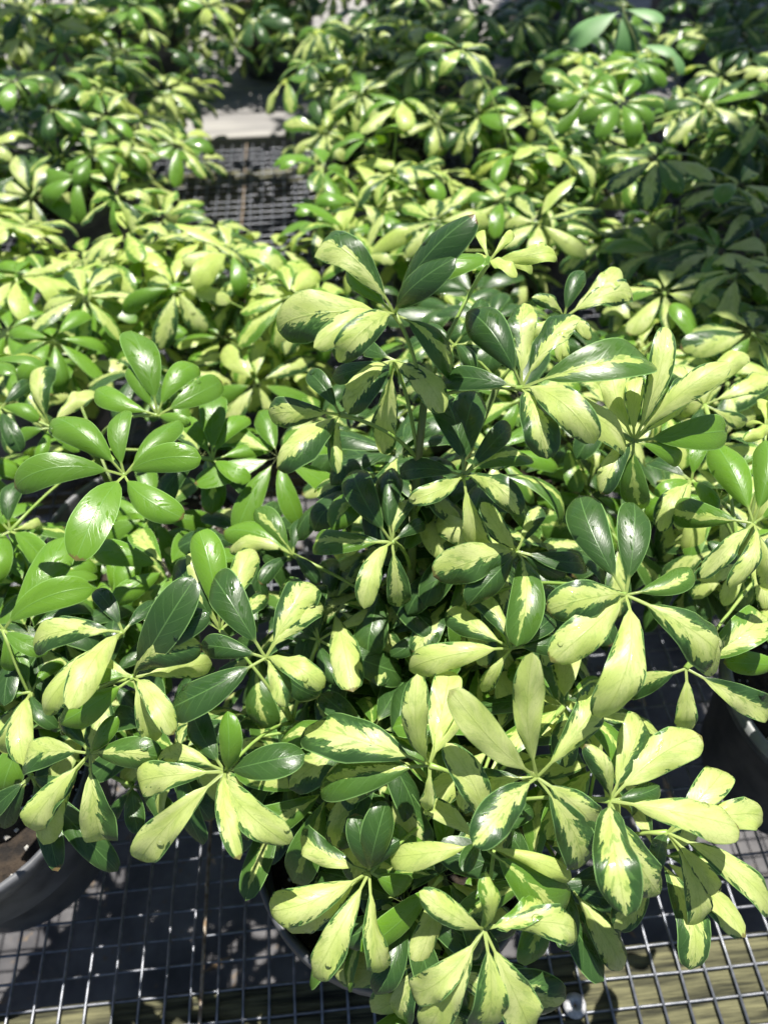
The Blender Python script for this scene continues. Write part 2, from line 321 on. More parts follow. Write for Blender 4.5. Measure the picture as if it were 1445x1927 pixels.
# ------------------------------------------------------------------ plants
def clear(px, py): return (345 < px < 600 and 150 < py < 445) or (500 < px < 580 and 860 < py < 1010)
class Plant:
    def __init__(s, label, x, y, rim_h=0.19, r=0.125, pot=True, z0=0.0, rim=None, group='potted plants on the benches'):
        s.e = tag(obj('potted_plant', None, None, (x, y, z0)), label, 'plant', group); s.c = Vector((x, y, z0)); s.h = rim_h; s.r = r; s.hubs = []; s.rim = rim
        s.nleaf = 0
    def pot(s):
        h, r = s.h, s.r
        key = (round(h, 3), round(r, 3), s.rim)
        if key not in POTS:
            o = [(0.0, 0.0), (r*0.74, 0.0), (r*0.76, 0.004), (r*0.93, h-0.024), (r*0.985, h-0.023), (r*1.0, h-0.020), (r*1.0, h-0.003), (r*0.985, h), (r*0.955, h), (r*0.945, h-0.004), (r*0.90, h*0.5)]
            V, Fc = lathe_geo(o[:6] + [(r*0.985, h-0.014)] if s.rim else o, 56)
            pm = mesh('pot', V, Fc, M_POT)
            if s.rim:
                o2 = [(r*0.975+0.006*math.cos(q), h-0.006+0.006*math.sin(q)) for q in np.linspace(math.pi*2, 0, 9)]; V, Fc = lathe_geo(o2, 64); rm = mesh('rim', V, Fc, M_POTG)
            else:
                rm = None
            n = 22; V = [(0, 0, h-0.03)]; Fc = []
            for a in range(1, 6):
                for k in range(n): q = 2*math.pi*k/n; rr = r*0.915*a/5; V.append((rr*math.cos(q), rr*math.sin(q), h-0.034+rng.normal()*0.0022))
            for k in range(n): Fc.append((0, 1+k, 1+(k+1) % n))
            for a in range(4):
                for k in range(n): b = 1+a*n; Fc.append((b+k, b+n+k, b+n+(k+1) % n, b+(k+1) % n))
            so_ = mesh('soil', V, Fc, M_SOIL)
            V, Fc = [], []
            for q in range(150):
                a = random.random()*6.283; rr = r*0.88*math.sqrt(random.random()); c = Vector((rr*math.cos(a), rr*math.sin(a), h-0.031)); sz = random.uniform(0.0012, 0.0034); b = len(V)
                for dx in ((1, 0, 0), (-1, 0, 0), (0, 1, 0), (0, -1, 0), (0, 0, 1), (0, 0, -1)): V.append(c + Vector(dx)*sz*random.uniform(.6, 1.2))
                for f in ((0, 2, 4), (2, 1, 4), (1, 3, 4), (3, 0, 4), (2, 0, 5), (1, 2, 5), (3, 1, 5), (0, 3, 5)): Fc.append(tuple(b+i for i in f))
            POTS[key] = (pm, rm, so_, mesh('perlite', V, Fc, M_PERL, smooth=False))
        pm, rm, so_, pe = POTS[key]; p = obj('pot', pm, s.e)
        if rm: obj('rim', rm, p)['label'] = 'pale grey rolled rim of the pot'
        q = obj('soil', so_, s.e); tag(obj('perlite', pe, q), kind='stuff')
    def stems(s):
        """stems grow from the soil towards clusters of hubs; each leaf's stalk leaves the nearest stem"""
        H = [h for h, _ in s.hubs]
        if not H: return
        k = max(1, min(9, round(len(H)/6))); P = np.array([tuple(h - s.c) for h in H]); Cn = P[np.linspace(0, len(P)-1, k).astype(int)].copy()
        for _ in range(8):
            lab = np.argmin(((P[:, None]-Cn[None])**2).sum(2), 1)
            for i in range(k):
                if (lab == i).any(): Cn[i] = P[lab == i].mean(0)
        soil = s.h-0.035; s.nodes = []
        for i in range(k):
            c = Vector(Cn[i]); a = random.random()*6.28; b = Vector((0.03*math.cos(a), 0.03*math.sin(a), soil-0.005)); top = Vector((c.x*0.92, c.y*0.92, max(soil+0.05, c.z-0.035)))
            mid = Vector((b.x*0.5+top.x*0.35+random.uniform(-.03, .03), b.y*0.5+top.y*0.35+(0.10 if top.y > 0.05 else 0.03), soil+(top.z-soil)*0.5)); pts = []
            for q in np.linspace(0, 1, 9): pts.append(b*(1-q)**2 + mid*2*q*(1-q) + top*q*q)
            V, Fc = tube_geo(pts, [0.0052-0.0024*q for q in np.linspace(0, 1, 9)], 7); obj('stem', mesh('stem', V, Fc, M_STEM), s.e); s.nodes += pts[3:]
        for h, lf in s.hubs:
            hl = h - s.c; best = min(s.nodes, key=lambda p: (p-hl).length + (0.25 if p.z > hl.z-0.02 else 0))
            d = hl - best; ctrl = best + Vector((d.x*0.35, d.y*0.35, max(d.z*0.75, 0.01))); pts = []
            for q in np.linspace(0, 1, 7): pts.append(best*(1-q)**2 + ctrl*2*q*(1-q) + hl*q*q - hl)
            V, Fc = tube_geo(pts, [0.0019, 0.0015, 0.0014, 0.0013, 0.0013, 0.0014, 0.0022], 6)
            lf.data = mesh('leaf_stalk', V, Fc, M_PET)
    def leaf(s, hub):
        o = obj('leaf', None, s.e, hub - s.c); s.hubs.append((hub, o)); s.nleaf += 1; return o
    def whorl_px(s, px, py, specs, L=0.085, z=None, el=-10):
        """a leaf read off the photograph: hub and leaflet tips as pixels, real leaflet length fixes the depth"""
        if z is None:
            mx = max(math.hypot(q[0]-px, q[1]-py) for q in specs); z = F*L/mx*0.93
        hub = at(px, py, z); lf = LATE(s, hub); ax = Vector((hub.x-s.c.x, hub.y-s.c.y, 0))*0.6 + Vector((0, 0, 1)) - fw*0.5; ax.normalize()
        for sp in specs:
            tx, ty, ty_ = sp[:3]; kw = dict(sp[3]) if len(sp) > 3 else {}
            e0 = kw.pop('el', el + (14 if ty < py-30 else 0)); Ls = kw.pop('L', 1.0)
            bend = kw.pop('bend', random.uniform(0.85, 1.6)); tip = kw.pop('tip', random.uniform(0.0, 0.5))
            if ty_ in 'CHMYN': wave = random.uniform(0.10, 0.32); tip += random.uniform(0, 0.2)*('tip' not in (sp[3] if len(sp) > 3 else {}))
            else: wave = random.uniform(0.0, 0.04)
            d = ray(tx, ty); cl = chord_len(bend, tip)
            v = hub - CAM; A = d.dot(d); B = d.dot(v); tc = B/A; dmin = (d*tc - v).length
            want = L*Ls*random.uniform(0.97, 1.05)*cl
            px_d = math.hypot(tx-px, ty-py)*z/F
            want = min(want, max(px_d*1.13, 0.035)); 
            if want <= dmin*1.02: want = dmin*1.02
            q = math.sqrt(max(0, want*want - dmin*dmin)/A)
            T = min((CAM + d*(tc+q), CAM + d*(tc-q)), key=lambda p: abs(math.degrees(math.asin(max(-1, min(1, (p-hub).z/want)))) - e0))
            ch = T - hub; nref = ax*0.6 + (CAM - hub).normalized()*0.75; n = nref - ch.normalized()*nref.dot(ch.normalized())
            if n.length < 0.15: n = Vector((0, 0, 1)) - fw*0.4
            par = dict(width=random.uniform(0.19, 0.225), cup=random.uniform(0.25, 0.65), fold=random.uniform(0.0, 0.4), roll=random.uniform(-.22, .22), twist=random.uniform(-.55, .55), wave=wave, ph=random.random()*6, sharp=random.uniform(2.0, 3.0), sway=random.uniform(-.09, .09)); par.update(kw); par['width'] *= 0.66 if ty_ in 'CY' else 0.74
            V, Fc, uv = leaflet_geo(ch, n, want/cl, bend, tip, nu=17, **par)
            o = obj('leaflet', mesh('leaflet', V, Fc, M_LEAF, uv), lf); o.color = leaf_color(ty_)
            if random.random() < 0.30:
                i = random.randrange(8, 15)*7 + random.choice((1, 2, 4, 5)); nn = (V[i+1]-V[i-1]).cross(V[i+7]-V[i-7]).normalized(); nn = nn if nn.z > 0 else -nn
                drop(s.e, hub - s.c + V[i], nn)
        return lf
    def whorl(s, hub, types, L=0.075, n=None, droop=None, axis=None):
        """a leaf of shared leaflet shapes, turned at random"""
        lf = LATE(s, hub); out = Vector((hub.x-s.c.x, hub.y-s.c.y, 0)); ax = axis or (out*2.2 + Vector((random.uniform(-.3, .3), random.uniform(-.3, .3), 1)))
        ax.normalize(); n = n or random.choice((7, 7, 8, 8, 9)); a0 = random.random()*6.283
        t1 = ax.orthogonal().normalized(); t2 = ax.cross(t1)
        dr = droop if droop is not None else random.uniform(0.05, 0.5)
        for k in range(n):
            a = a0 + 6.283*k/n + random.uniform(-.12, .12); rad = t1*math.cos(a) + t2*math.sin(a)
            dd = dr + random.uniform(-.25, .25) - 0.35*max(0, -rad.z); d = (rad*math.cos(dd) - ax*math.sin(dd)).normalized(); nn = (ax - d*ax.dot(d)).normalized(); sd_ = nn.cross(d)
            R = Matrix((d, sd_, nn)).transposed() @ Matrix.Rotation(random.uniform(-.35, .35), 3, 'X'); sz = L*random.uniform(0.80, 1.12)*(0.75 if k == 0 else 1)
            ty = random.choice(types); o = obj('leaflet', random.choice(BANK['v' if ty in 'CHMYN' else 'g']), lf)
            M4 = R.to_4x4() @ Matrix.Diagonal((sz, sz*random.uniform(.9, 1.1), sz, 1)); o.matrix_basis = M4; o.color = leaf_color(ty)
            if random.random() < 0.40: drop(s.e, hub - s.c + d*sz*0.55 + nn*sz*0.11, nn)
        return lf
MAIN_IN = []
def _filler(s, n, zr, types, rad=0.18, L=0.074, keep=None, fixed=None):
    VV, FF, UV, TI, AG = [], [], [], [], []; base = 0; k = 0; tries = 0; n = len(fixed) if fixed else n
    while k < n and tries < n*12:
        tries += 1; a = random.random()*6.283; rr = rad*math.sqrt(random.random()); hub = Vector((rr*math.cos(a), rr*math.sin(a), random.uniform(*(zr or (0, 1))))); 
        if fixed: hub = fixed[k] - s.c
        q = proj(s.c+hub)
        if clear(q[0], q[1]) and fixed: k += 1; continue
        if clear(q[0], q[1]) or (keep and not keep(q)) or not (-150 < q[0] < 1600 and -150 < q[1] < 2050): continue
        k += 1; ax = Vector((hub.x*2.2+random.uniform(-.3, .3), hub.y*2.2+random.uniform(-.3, .3), 1)).normalized(); t1 = ax.orthogonal().normalized(); t2 = ax.cross(t1); a0 = random.random()*6; m_ = random.choice((7, 8)); mixn = MIXES[random.choice(types)]
        for i in range(m_):
            a = a0 + 6.283*i/m_; r_ = t1*math.cos(a) + t2*math.sin(a); dd = random.uniform(0, .7); d = (r_*math.cos(dd) - ax*math.sin(dd)).normalized(); nn = (ax - d*ax.dot(d)).normalized(); sd_ = nn.cross(d); sz = L*random.uniform(.8, 1.15)
            ty = random.choice(mixn); me = random.choice(BANK['v' if ty in 'CHMYN' else 'g']); co = BANKCO[me.name]; R3 = np.array(Matrix((d, sd_, nn)).transposed())*sz
            VV.append(co[0] @ R3.T + np.array(hub)); FF.append(co[1] + base); base += len(co[0]); UV.append(co[2]); col = leaf_color(ty); TI.append(np.tile(np.array(col[:3]+(1,)), (len(co[0]), 1))); AG.append(np.full(len(co[0]), 1+col[3]))
    if not VV: return
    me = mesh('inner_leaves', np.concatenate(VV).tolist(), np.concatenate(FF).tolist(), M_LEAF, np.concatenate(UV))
    ca = me.attributes.new('tint', 'FLOAT_COLOR', 'POINT'); ca.data.foreach_set('color', np.concatenate(TI).astype(np.float32).ravel())
    fa = me.attributes.new('age', 'FLOAT', 'POINT'); fa.data.foreach_set('value', np.concatenate(AG).astype(np.float32))
    tag(obj('inner_leaves', me, s.e), kind='stuff')
Plant.filler = _filler; Plant.filler_at = lambda s, pts, types: _filler(s, 0, None, types, fixed=pts)
BANKCO = {}
def LATE(pl, hub): return pl.leaf(hub)
POTS = {}
BANK = {'v': [], 'g': []}
for k in range(16):
    for key in 'vg':
        V, Fc, uv = leaflet_geo(Vector((1, 0, 0)), Vector((0, 0, 1)), 1.0, random.uniform(0.3, 1.3), random.uniform(0, 0.9), random.uniform(0.145, 0.185), 0, random.uniform(-.5, .5), random.uniform(.18, .5), random.uniform(0, .2),
                                random.uniform(0.05, 0.22) if key == 'v' else random.uniform(0, .05), random.random()*6, random.uniform(2.0, 3.0), nu=11, sway=random.uniform(-.06, .06))
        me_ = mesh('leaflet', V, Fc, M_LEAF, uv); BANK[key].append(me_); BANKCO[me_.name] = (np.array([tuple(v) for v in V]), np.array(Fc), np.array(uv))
# an Empty cannot take mesh data later: leaves start with a stub mesh
_stub = bpy.data.meshes.new('leaf_stalk')
def _leaf(s, hub):
    o = obj('leaf', _stub, s.e, hub - s.c); s.hubs.append((hub, o)); return o
Plant.leaf = _leaf

def potpos(px, py, h=0.19): return at_h(px, py, h)
c = potpos(745, 1560); P_MAIN = Plant('variegated schefflera with cream and dark green leaves in the central black pot', c.x, c.y)
c = potpos(-85, 1455); P_LEFT = Plant('variegated schefflera overhanging the front corner, its black pot cut by the left edge', c.x, c.y)
c = potpos(1612, 1292); P_RIGHT = Plant('variegated schefflera in the pot with a pale grey rim at the right edge', c.x, c.y, rim='grey')
c = potpos(280, 1010); P_GREEN = Plant('plain bright green schefflera with glossy leaves behind the front left plant', c.x, c.y)
X = P_MAIN

X.whorl_px(742,590,[(893,403,'D',{'el':45,'bend':0.9,'width':.22}),(857,485,'D',{'el':35,'width':.23}),(855,702,'S',{'width':.25,'el':-30}),(657,480,'G',{'el':30,'L':.8}),(523,622,'H',{'width':.26,'wave':.16,'tip':.7}),(590,655,'C',{'wave':.15}),(637,682,'M',{'tip':.8}),(600,470,'H',{'el':30,'wave':.2,'tip':.9}),(907,480,'G',{'L':.8})],z=.50)
X.whorl_px(742,678,[(836,776,'C',{'width':.26}),(714,850,'C',{'el':-45}),(655,780,'H',{'tip':.7}),(800,716,'M'),(625,712,'D'),(690,655,'D')],z=.535,L=.08)
X.whorl_px(982,730,[(877,588,'D',{'width':.24,'el':20}),(1078,592,'H',{'el':25,'fold':.5,'roll':.5}),(1220,680,'S',{'width':.23,'bend':1.1,'L':1.15}),(830,712,'D'),(1030,864,'M',{'width':.25,'el':-35}),(1118,835,'C',{'wave':.2}),(1178,845,'C',{'el':-30,'L':1.1}),(985,570,'H',{'el':35})],z=.50)
X.whorl_px(920,492,[(1045,480,'Y',{'tip':1.1}),(1002,512,'Y'),(966,440,'Y',{'width':.14}),(903,438,'Y',{'width':.14}),(972,522,'Y'),(890,515,'N')],z=.53,L=.05)
X.whorl_px(1192,830,[(1368,812,'G',{'bend':1.1,'width':.22}),(1202,957,'S',{'width':.25,'el':-50,'bend':.9}),(1252,613,'C',{'el':35,'width':.15,'tip':0,'L':.9}),(1372,682,'C',{'el':12,'width':.17,'L':.9}),(1288,712,'H',{'el':30,'width':.17,'L':.8}),(1195,712,'C',{'el':35,'L':.75,'width':.18}),(1130,930,'H',{'el':-30}),(1148,688,'C',{'el':25}),(1278,872,'G',{'L':.7})],z=.525)
X.whorl_px(872,895,[(820,730,'D',{'el':25,'width':.25}),(898,738,'D',{'el':30,'width':.25}),(1000,862,'S'),(752,890,'D'),(770,945,'C',{'L':.85}),(915,1042,'C',{'wave':.2,'el':-35,'width':.18}),(978,968,'M',{'tip':1.0}),(960,800,'D',{'el':10})],z=.55)
X.whorl_px(972,1037,[(815,1085,'H',{'width':.24}),(972,1217,'S',{'el':-30,'width':.2}),(820,980,'C',{'el':10}),(1018,955,'H',{'el':30}),(1060,1090,'D'),(1100,1060,'D'),(905,945,'C',{'el':30}),(880,1140,'D')],z=.56)
X.whorl_px(1177,1120,[(1090,932,'D',{'el':28,'width':.22}),(1192,946,'D',{'el':28,'width':.22}),(1028,1150,'M',{'width':.24,'tip':.7}),(1036,1246,'C',{'width':.23}),(1128,1352,'C',{'el':-20,'width':.21}),(1330,1232,'M',{'bend':1.3,'tip':1.0,'width':.24}),(1348,1264,'C',{'L':1.1}),(1298,1068,'S',{'el':10})],z=.485)
X.whorl_px(962,1220,[(840,1150,'H'),(888,1118,'H',{'el':10}),(770,1262,'C',{'wave':.18}),(907,1302,'C',{'el':-35}),(1075,1225,'D'),(1040,1160,'D')],z=.53)
X.whorl_px(807,1185,[(760,1120,'D'),(700,1195,'D'),(735,1235,'D'),(850,1130,'D'),(880,1200,'D'),(800,1280,'M')],z=.62)
X.whorl_px(600,1205,[(757,1268,'D',{'width':.23}),(740,1150,'C',{'tip':.6,'width':.13}),(640,1290,'D'),(560,1120,'D'),(520,1180,'D'),(600,1100,'D')],z=.60)
X.whorl_px(1010,1463,[(1000,1228,'C',{'el':30,'tip':0,'bend':.3,'width':.17}),(845,1298,'C',{'el':18,'width':.18,'bend':.4}),(1135,1292,'C',{'el':22,'width':.19}),(860,1512,'M',{'width':.24}),(890,1592,'M',{'width':.23}),(1112,1560,'M',{'width':.26,'bend':1.2,'el':-15}),(1092,1632,'M',{'width':.23}),(1142,1585,'D',{'width':.23,'el':-25})],z=.47)
X.whorl_px(1147,1507,[(1205,1352,'H',{'el':20,'tip':.8,'bend':.9}),(1320,1385,'C',{'width':.24,'el':8}),(1390,1558,'C',{'width':.21}),(1242,1682,'M',{'width':.23}),(1178,1725,'M',{'width':.22}),(1240,1478,'D',{'el':5}),(1100,1400,'H',{'el':20})],z=.475)
X.whorl_px(1255,1567,[(1450,1718,'C',{'width':.17}),(1338,1682,'C',{'width':.16,'el':-30}),(1302,1750,'C',{'width':.18}),(1358,1450,'C',{'el':10}),(1434,1540,'C'),(1230,1640,'D')],z=.505)
X.whorl_px(905,1590,[(735,1612,'C',{'wave':.15}),(838,1398,'C',{'el':35,'width':.18}),(1057,1722,'S',{'width':.25,'L':1.05,'el':-8}),(1075,1655,'Y',{'L':.8,'width':.13}),(800,1520,'C',{'L':.8}),(1000,1520,'D',{'el':10}),(870,1640,'D')],z=.485)
X.whorl_px(910,1748,[(788,1678,'C',{'el':15}),(773,1862,'C',{'width':.2}),(800,1945,'C',{'width':.2,'el':-8}),(1000,1945,'C',{'width':.24}),(1084,1757,'C',{'width':.23,'tip':.9,'bend':.9}),(1010,1690,'N',{'el':10}),(915,1640,'N',{'el':35}),(900,1930,'M',{'el':-50})],z=.455)
X.whorl_px(1065,1660,[(1108,1768,'D',{'width':.23}),(1168,1752,'M'),(1170,1825,'C',{'el':-45,'L':1.0}),(1060,1790,'D'),(1000,1750,'D'),(1140,1640,'D')],z=.55)
X.whorl_px(800,1800,[(725,1870,'H',{'width':.23}),(1065,1880,'M',{'L':.9}),(760,1920,'H'),(880,1900,'D'),(720,1800,'D')],z=.55)
X.whorl_px(695,1640,[(568,1566,'H',{'tip':.6}),(508,1708,'C',{'tip':1.1,'wave':.1}),(550,1757,'C',{'width':.2}),(590,1838,'C',{'width':.19}),(726,1820,'C',{'roll':.6,'tip':.7,'width':.17}),(727,1508,'D',{'el':35,'width':.24}),(668,1530,'D',{'el':25,'width':.24}),(768,1668,'G',{'L':.6,'width':.3}),(752,1580,'D',{'el':20})],z=.515)
X.whorl_px(424,1452,[(574,1418,'D',{'width':.25}),(360,1332,'D',{'el':20,'width':.24}),(262,1475,'C',{'tip':.6}),(295,1432,'H',{'el':0}),(265,1620,'C',{'width':.19}),(447,1575,'C',{'el':-45,'width':.17}),(452,1618,'C',{'width':.14}),(546,1588,'C',{'tip':.7,'width':.19}),(428,1338,'G',{'el':35,'L':.8})],z=.505)
X.whorl_px(500,1238,[(403,1088,'D',{'el':15,'twist':.8,'tip':.8}),(582,1098,'M',{'el':18,'tip':.8,'width':.24}),(606,1138,'C',{'el':15,'wave':.15}),(611,1294,'C',{'tip':1.0,'roll':.4}),(540,1330,'H',{'el':-25}),(325,1332,'D',{'width':.22}),(378,1218,'D',{'width':.22}),(600,1312,'D',{'el':-35})],z=.51)
X.whorl_px(737,1020,[(665,885,'D',{'el':25,'width':.22}),(738,880,'D',{'el':30}),(598,1022,'S',{'tip':1.1,'bend':1.1}),(628,1045,'H'),(775,940,'H',{'el':20}),(752,1142,'M',{'el':-35}),(685,1146,'C',{'wave':.2}),(800,985,'D')],z=.56)
X.whorl_px(808,1440,[(575,1370,'M',{'width':.24,'L':1.1}),(647,1502,'C',{'width':.22}),(784,1268,'C',{'el':30,'wave':.18}),(846,1262,'C',{'el':28,'fold':.4}),(604,1476,'S'),(795,1520,'C',{'L':.8,'el':-45}),(870,1330,'C',{'el':20})],z=.49)
X.whorl_px(415,1185,[(480,1034,'C',{'el':25}),(388,1028,'C',{'el':28,'tip':.6}),(372,992,'G',{'el':30}),(350,1120,'D'),(500,1120,'M'),(330,1060,'D')],z=.57)
X.whorl_px(552,1045,[(420,1000,'G'),(480,958,'S',{'el':15,'width':.24}),(566,975,'D',{'el':35}),(433,1032,'C'),(600,1100,'D'),(490,1100,'D')],z=.62)
X.whorl_px(640,780,[(512,790,'M',{'bend':1.4,'tip':.8,'width':.24}),(520,882,'H',{'tip':1.2,'wave':.16}),(635,892,'H',{'el':-40,'width':.14}),(580,700,'D',{'el':20}),(700,730,'D')],z=.53)
X.whorl_px(855,650,[(905,560,'D'),(800,610,'D'),(940,640,'M'),(890,700,'D'),(820,690,'C')],z=.60)
X.whorl_px(1060,600,[(1190,560,'C',{'el':8,'tip':.7}),(1165,505,'C',{'el':15}),(1000,560,'M',{'el':20}),(1110,640,'C'),(990,640,'C'),(1060,690,'C'),(1100,510,'D',{'el':20})],z=.60,L=.08)
P=P_LEFT
P.whorl_px(170,1418,[(306,1424,'S',{'width':.24}),(45,1440,'H',{'width':.26}),(52,1532,'C',{'tip':.6}),(62,1560,'C'),(82,1590,'C',{'wave':.15}),(198,1578,'H',{'el':-30}),(222,1348,'G',{'el':25,'L':.8}),(110,1350,'D')],z=.53,L=.08)
P.whorl_px(252,1275,[(190,1236,'C',{'L':.8,'el':20}),(382,1215,'H',{'bend':1.3,'tip':.9,'width':.24}),(400,1250,'C',{'width':.2}),(113,1362,'G',{'width':.22}),(328,1382,'C',{'width':.2}),(298,1392,'C',{'el':-40}),(367,1088,'D',{'el':25,'L':1.1}),(394,1152,'D',{'el':15}),(165,1290,'G',{'L':.75})],z=.515)
P.whorl_px(232,1190,[(64,1220,'H',{'tip':.5}),(105,1180,'M',{'bend':1.3,'el':0}),(85,1345,'C',{'bend':1.2,'tip':.7,'width':.17}),(130,1335,'C',{'width':.2}),(180,1110,'D',{'el':15}),(300,1130,'D')],z=.545)
P.whorl_px(60,1302,[(22,1208,'G',{'el':15}),(-12,1312,'G'),(20,1418,'C',{'el':-35}),(46,1440,'C'),(120,1245,'G'),(110,1370,'D')],z=.60)
P.whorl_px(8,1185,[(124,1010,'G',{'el':12,'width':.23}),(174,1105,'G'),(14,1262,'G',{'el':-35}),(-80,1120,'G'),(-90,1230,'D'),(90,1230,'G')],z=.59)
P.whorl_px(60,1460,[(110,1640,'D',{'width':.14}),(222,1640,'D',{'width':.13,'L':1.1}),(-20,1530,'D'),(10,1560,'D'),(140,1480,'D')],z=.60)
P.whorl_px(250,1480,[(260,1570,'D'),(330,1560,'D'),(200,1545,'D'),(320,1470,'D')],z=.60)
P=P_GREEN
P.whorl_px(235,895,[(28,918,'G',{'width':.2}),(100,788,'G',{'el':8,'width':.21}),(236,772,'G',{'el':30}),(337,790,'G',{'el':15}),(380,862,'G',{'bend':1.0}),(346,976,'G',{'width':.25}),(143,1056,'G',{'width':.24})],z=.57)
P.whorl_px(297,782,[(258,670,'G',{'el':25}),(180,733,'G'),(374,690,'G',{'el':15}),(418,718,'G'),(246,622,'G',{'el':30,'L':1.1}),(360,800,'G')],z=.64)
P.whorl_px(400,865,[(405,745,'G',{'el':20,'width':.23}),(468,785,'G',{'el':15}),(521,820,'G'),(471,906,'G',{'width':.23}),(345,788,'G')],z=.69)
P.whorl_px(95,805,[(95,690,'H',{'el':10}),(176,735,'C'),(28,722,'S'),(20,830,'G'),(70,870,'G'),(150,850,'G')],z=.74)
P.whorl_px(95,612,[(3,650,'C'),(98,692,'C',{'el':-40}),(192,640,'H'),(162,545,'M',{'el':10}),(28,545,'G'),(0,600,'M'),(100,540,'D')],z=.98)
P.whorl_px(20,1000,[(100,1085,'G'),(-20,920,'G'),(75,985,'C',{'L':.6}),(40,905,'D'),(-50,1040,'G')],z=.66)
P.whorl_px(0,770,[(78,790,'G'),(40,850,'D'),(60,720,'D'),(-60,720,'D')],z=.72)
P=P_RIGHT
P.whorl_px(1417,985,[(1343,832,'G',{'el':15,'width':.24}),(1438,828,'G',{'el':18}),(1257,960,'S',{'width':.22}),(1318,1088,'C',{'el':-35,'width':.17}),(1372,1107,'C',{'width':.17}),(1440,1112,'C',{'el':-35}),(1500,930,'G')],z=.535)
P.whorl_px(1470,1250,[(1360,1246,'G',{'width':.22}),(1432,1150,'N'),(1520,1330,'D'),(1560,1200,'M')],z=.60)
P.whorl_px(1290,1258,[(1450,1338,'H',{'width':.18}),(1432,1155,'N',{'el':10}),(1285,1375,'C',{'L':.85,'el':-45}),(1175,1300,'H',{'el':-30})],z=.56)
P.whorl_px(1325,762,[(1407,668,'C',{'el':20}),(1440,706,'C'),(1250,740,'D'),(1300,840,'D'),(1400,800,'M'),(1260,690,'C',{'el':20})],z=.66)
P.whorl_px(1440,800,[(1430,750,'Y'),(1415,800,'Y'),(1460,740,'Y'),(1480,830,'Y'),(1400,830,'Y')],z=.60,L=.04)
P.whorl_px(1300,905,[(1240,1000,'C'),(1350,960,'G'),(1230,930,'G'),(1320,830,'G'),(1280,1000,'C'),(1220,870,'D')],z=.60)
P.whorl_px(1405,1060,[(1330,1020,'D'),(1480,1000,'D'),(1360,1140,'C'),(1440,1150,'C'),(1310,1090,'H')],z=.62)
# ------------------------------------------------------------------ plants further back
BG = [(100,45,72,'C'),(40,75,60,'C'),(105,140,85,'C'),(190,175,80,'C'),(310,170,70,'C'),(365,160,60,'M'),(230,100,70,'G'),(120,250,75,'D'),(250,258,70,'C'),(375,300,75,'C'),(335,272,80,'G'),
 (220,370,108,'M'),(60,430,100,'C'),(240,440,108,'C'),(410,425,100,'M'),(425,470,100,'C'),(310,415,92,'M'),(690,60,80,'M'),(480,40,70,'D'),(390,15,70,'C'),(250,15,75,'G'),(600,60,80,'M'),(530,60,62,'D'),(40,330,90,'D'),(70,290,80,'D'),
 (868,95,100,'M'),(800,185,80,'G'),(650,210,80,'C'),(660,310,92,'C'),(735,335,100,'M'),(950,305,92,'C'),(1060,295,100,'M'),(835,330,90,'C'),(980,375,85,'C'),(1040,125,70,'C'),(960,130,62,'C'),(1100,180,95,'G'),(1165,195,100,'G'),
 (1237,300,110,'S'),(1190,325,100,'M'),(1330,200,92,'M'),(1430,225,92,'M'),(1350,135,80,'M'),(1240,478,112,'G'),(1305,575,115,'D'),(1425,300,85,'G'),(1400,420,90,'D'),(1170,430,90,'D'),(1110,395,85,'C'),(900,395,92,'C'),(830,420,92,'G'),
 (330,500,95,'C'),(480,520,105,'M'),(560,560,105,'C'),(440,620,98,'C'),(385,640,95,'C'),(310,610,90,'G'),(520,700,100,'G'),(545,640,100,'C'),(20,500,100,'C'),(160,480,95,'C'),(170,590,95,'C'),(215,540,95,'C'),(260,560,95,'M'),(500,600,98,'C'),(20,690,105,'D'),(700,400,100,'M'),(600,420,100,'C'),(650,440,105,'G'),
 (1400,520,95,'D'),(1440,600,95,'M'),(760,120,75,'M'),(900,30,75,'G'),(700,140,78,'C'),(600,130,70,'M'),(160,60,66,'C'),(20,190,75,'M'),(180,240,76,'M'),(60,370,92,'C'),(150,330,92,'G'),(1000,220,85,'C'),(900,220,85,'M')]
BG += [(362,188,66,'M'),(345,262,72,'C'),(578,212,72,'D'),(604,285,78,'M'),(320,205,68,'M'),(372,120,66,'D'),(440,90,66,'M'),(520,95,68,'D'),(590,150,72,'M'),(640,235,76,'D'),(655,345,88,'C'),(630,420,95,'M'),(285,345,84,'C'),(300,440,95,'C'),(430,478,98,'Y'),(530,470,100,'Y'),(300,235,72,'D')]
for k in range(30): BG.append((random.uniform(-20, 600), random.uniform(462, 740), random.uniform(96, 120), random.choice('YYCCG')))
for k in range(14): BG.append((random.uniform(600, 1150), random.uniform(180, 470), random.uniform(85, 105), random.choice('CMGD')))
MIXES = {'Y': 'YYNCCGG', 'C': 'CCCCYYHMNG', 'M': 'MMHHCSGDN', 'G': 'GGGGNSG', 'D': 'DDDDSM', 'S': 'SSMDC'}
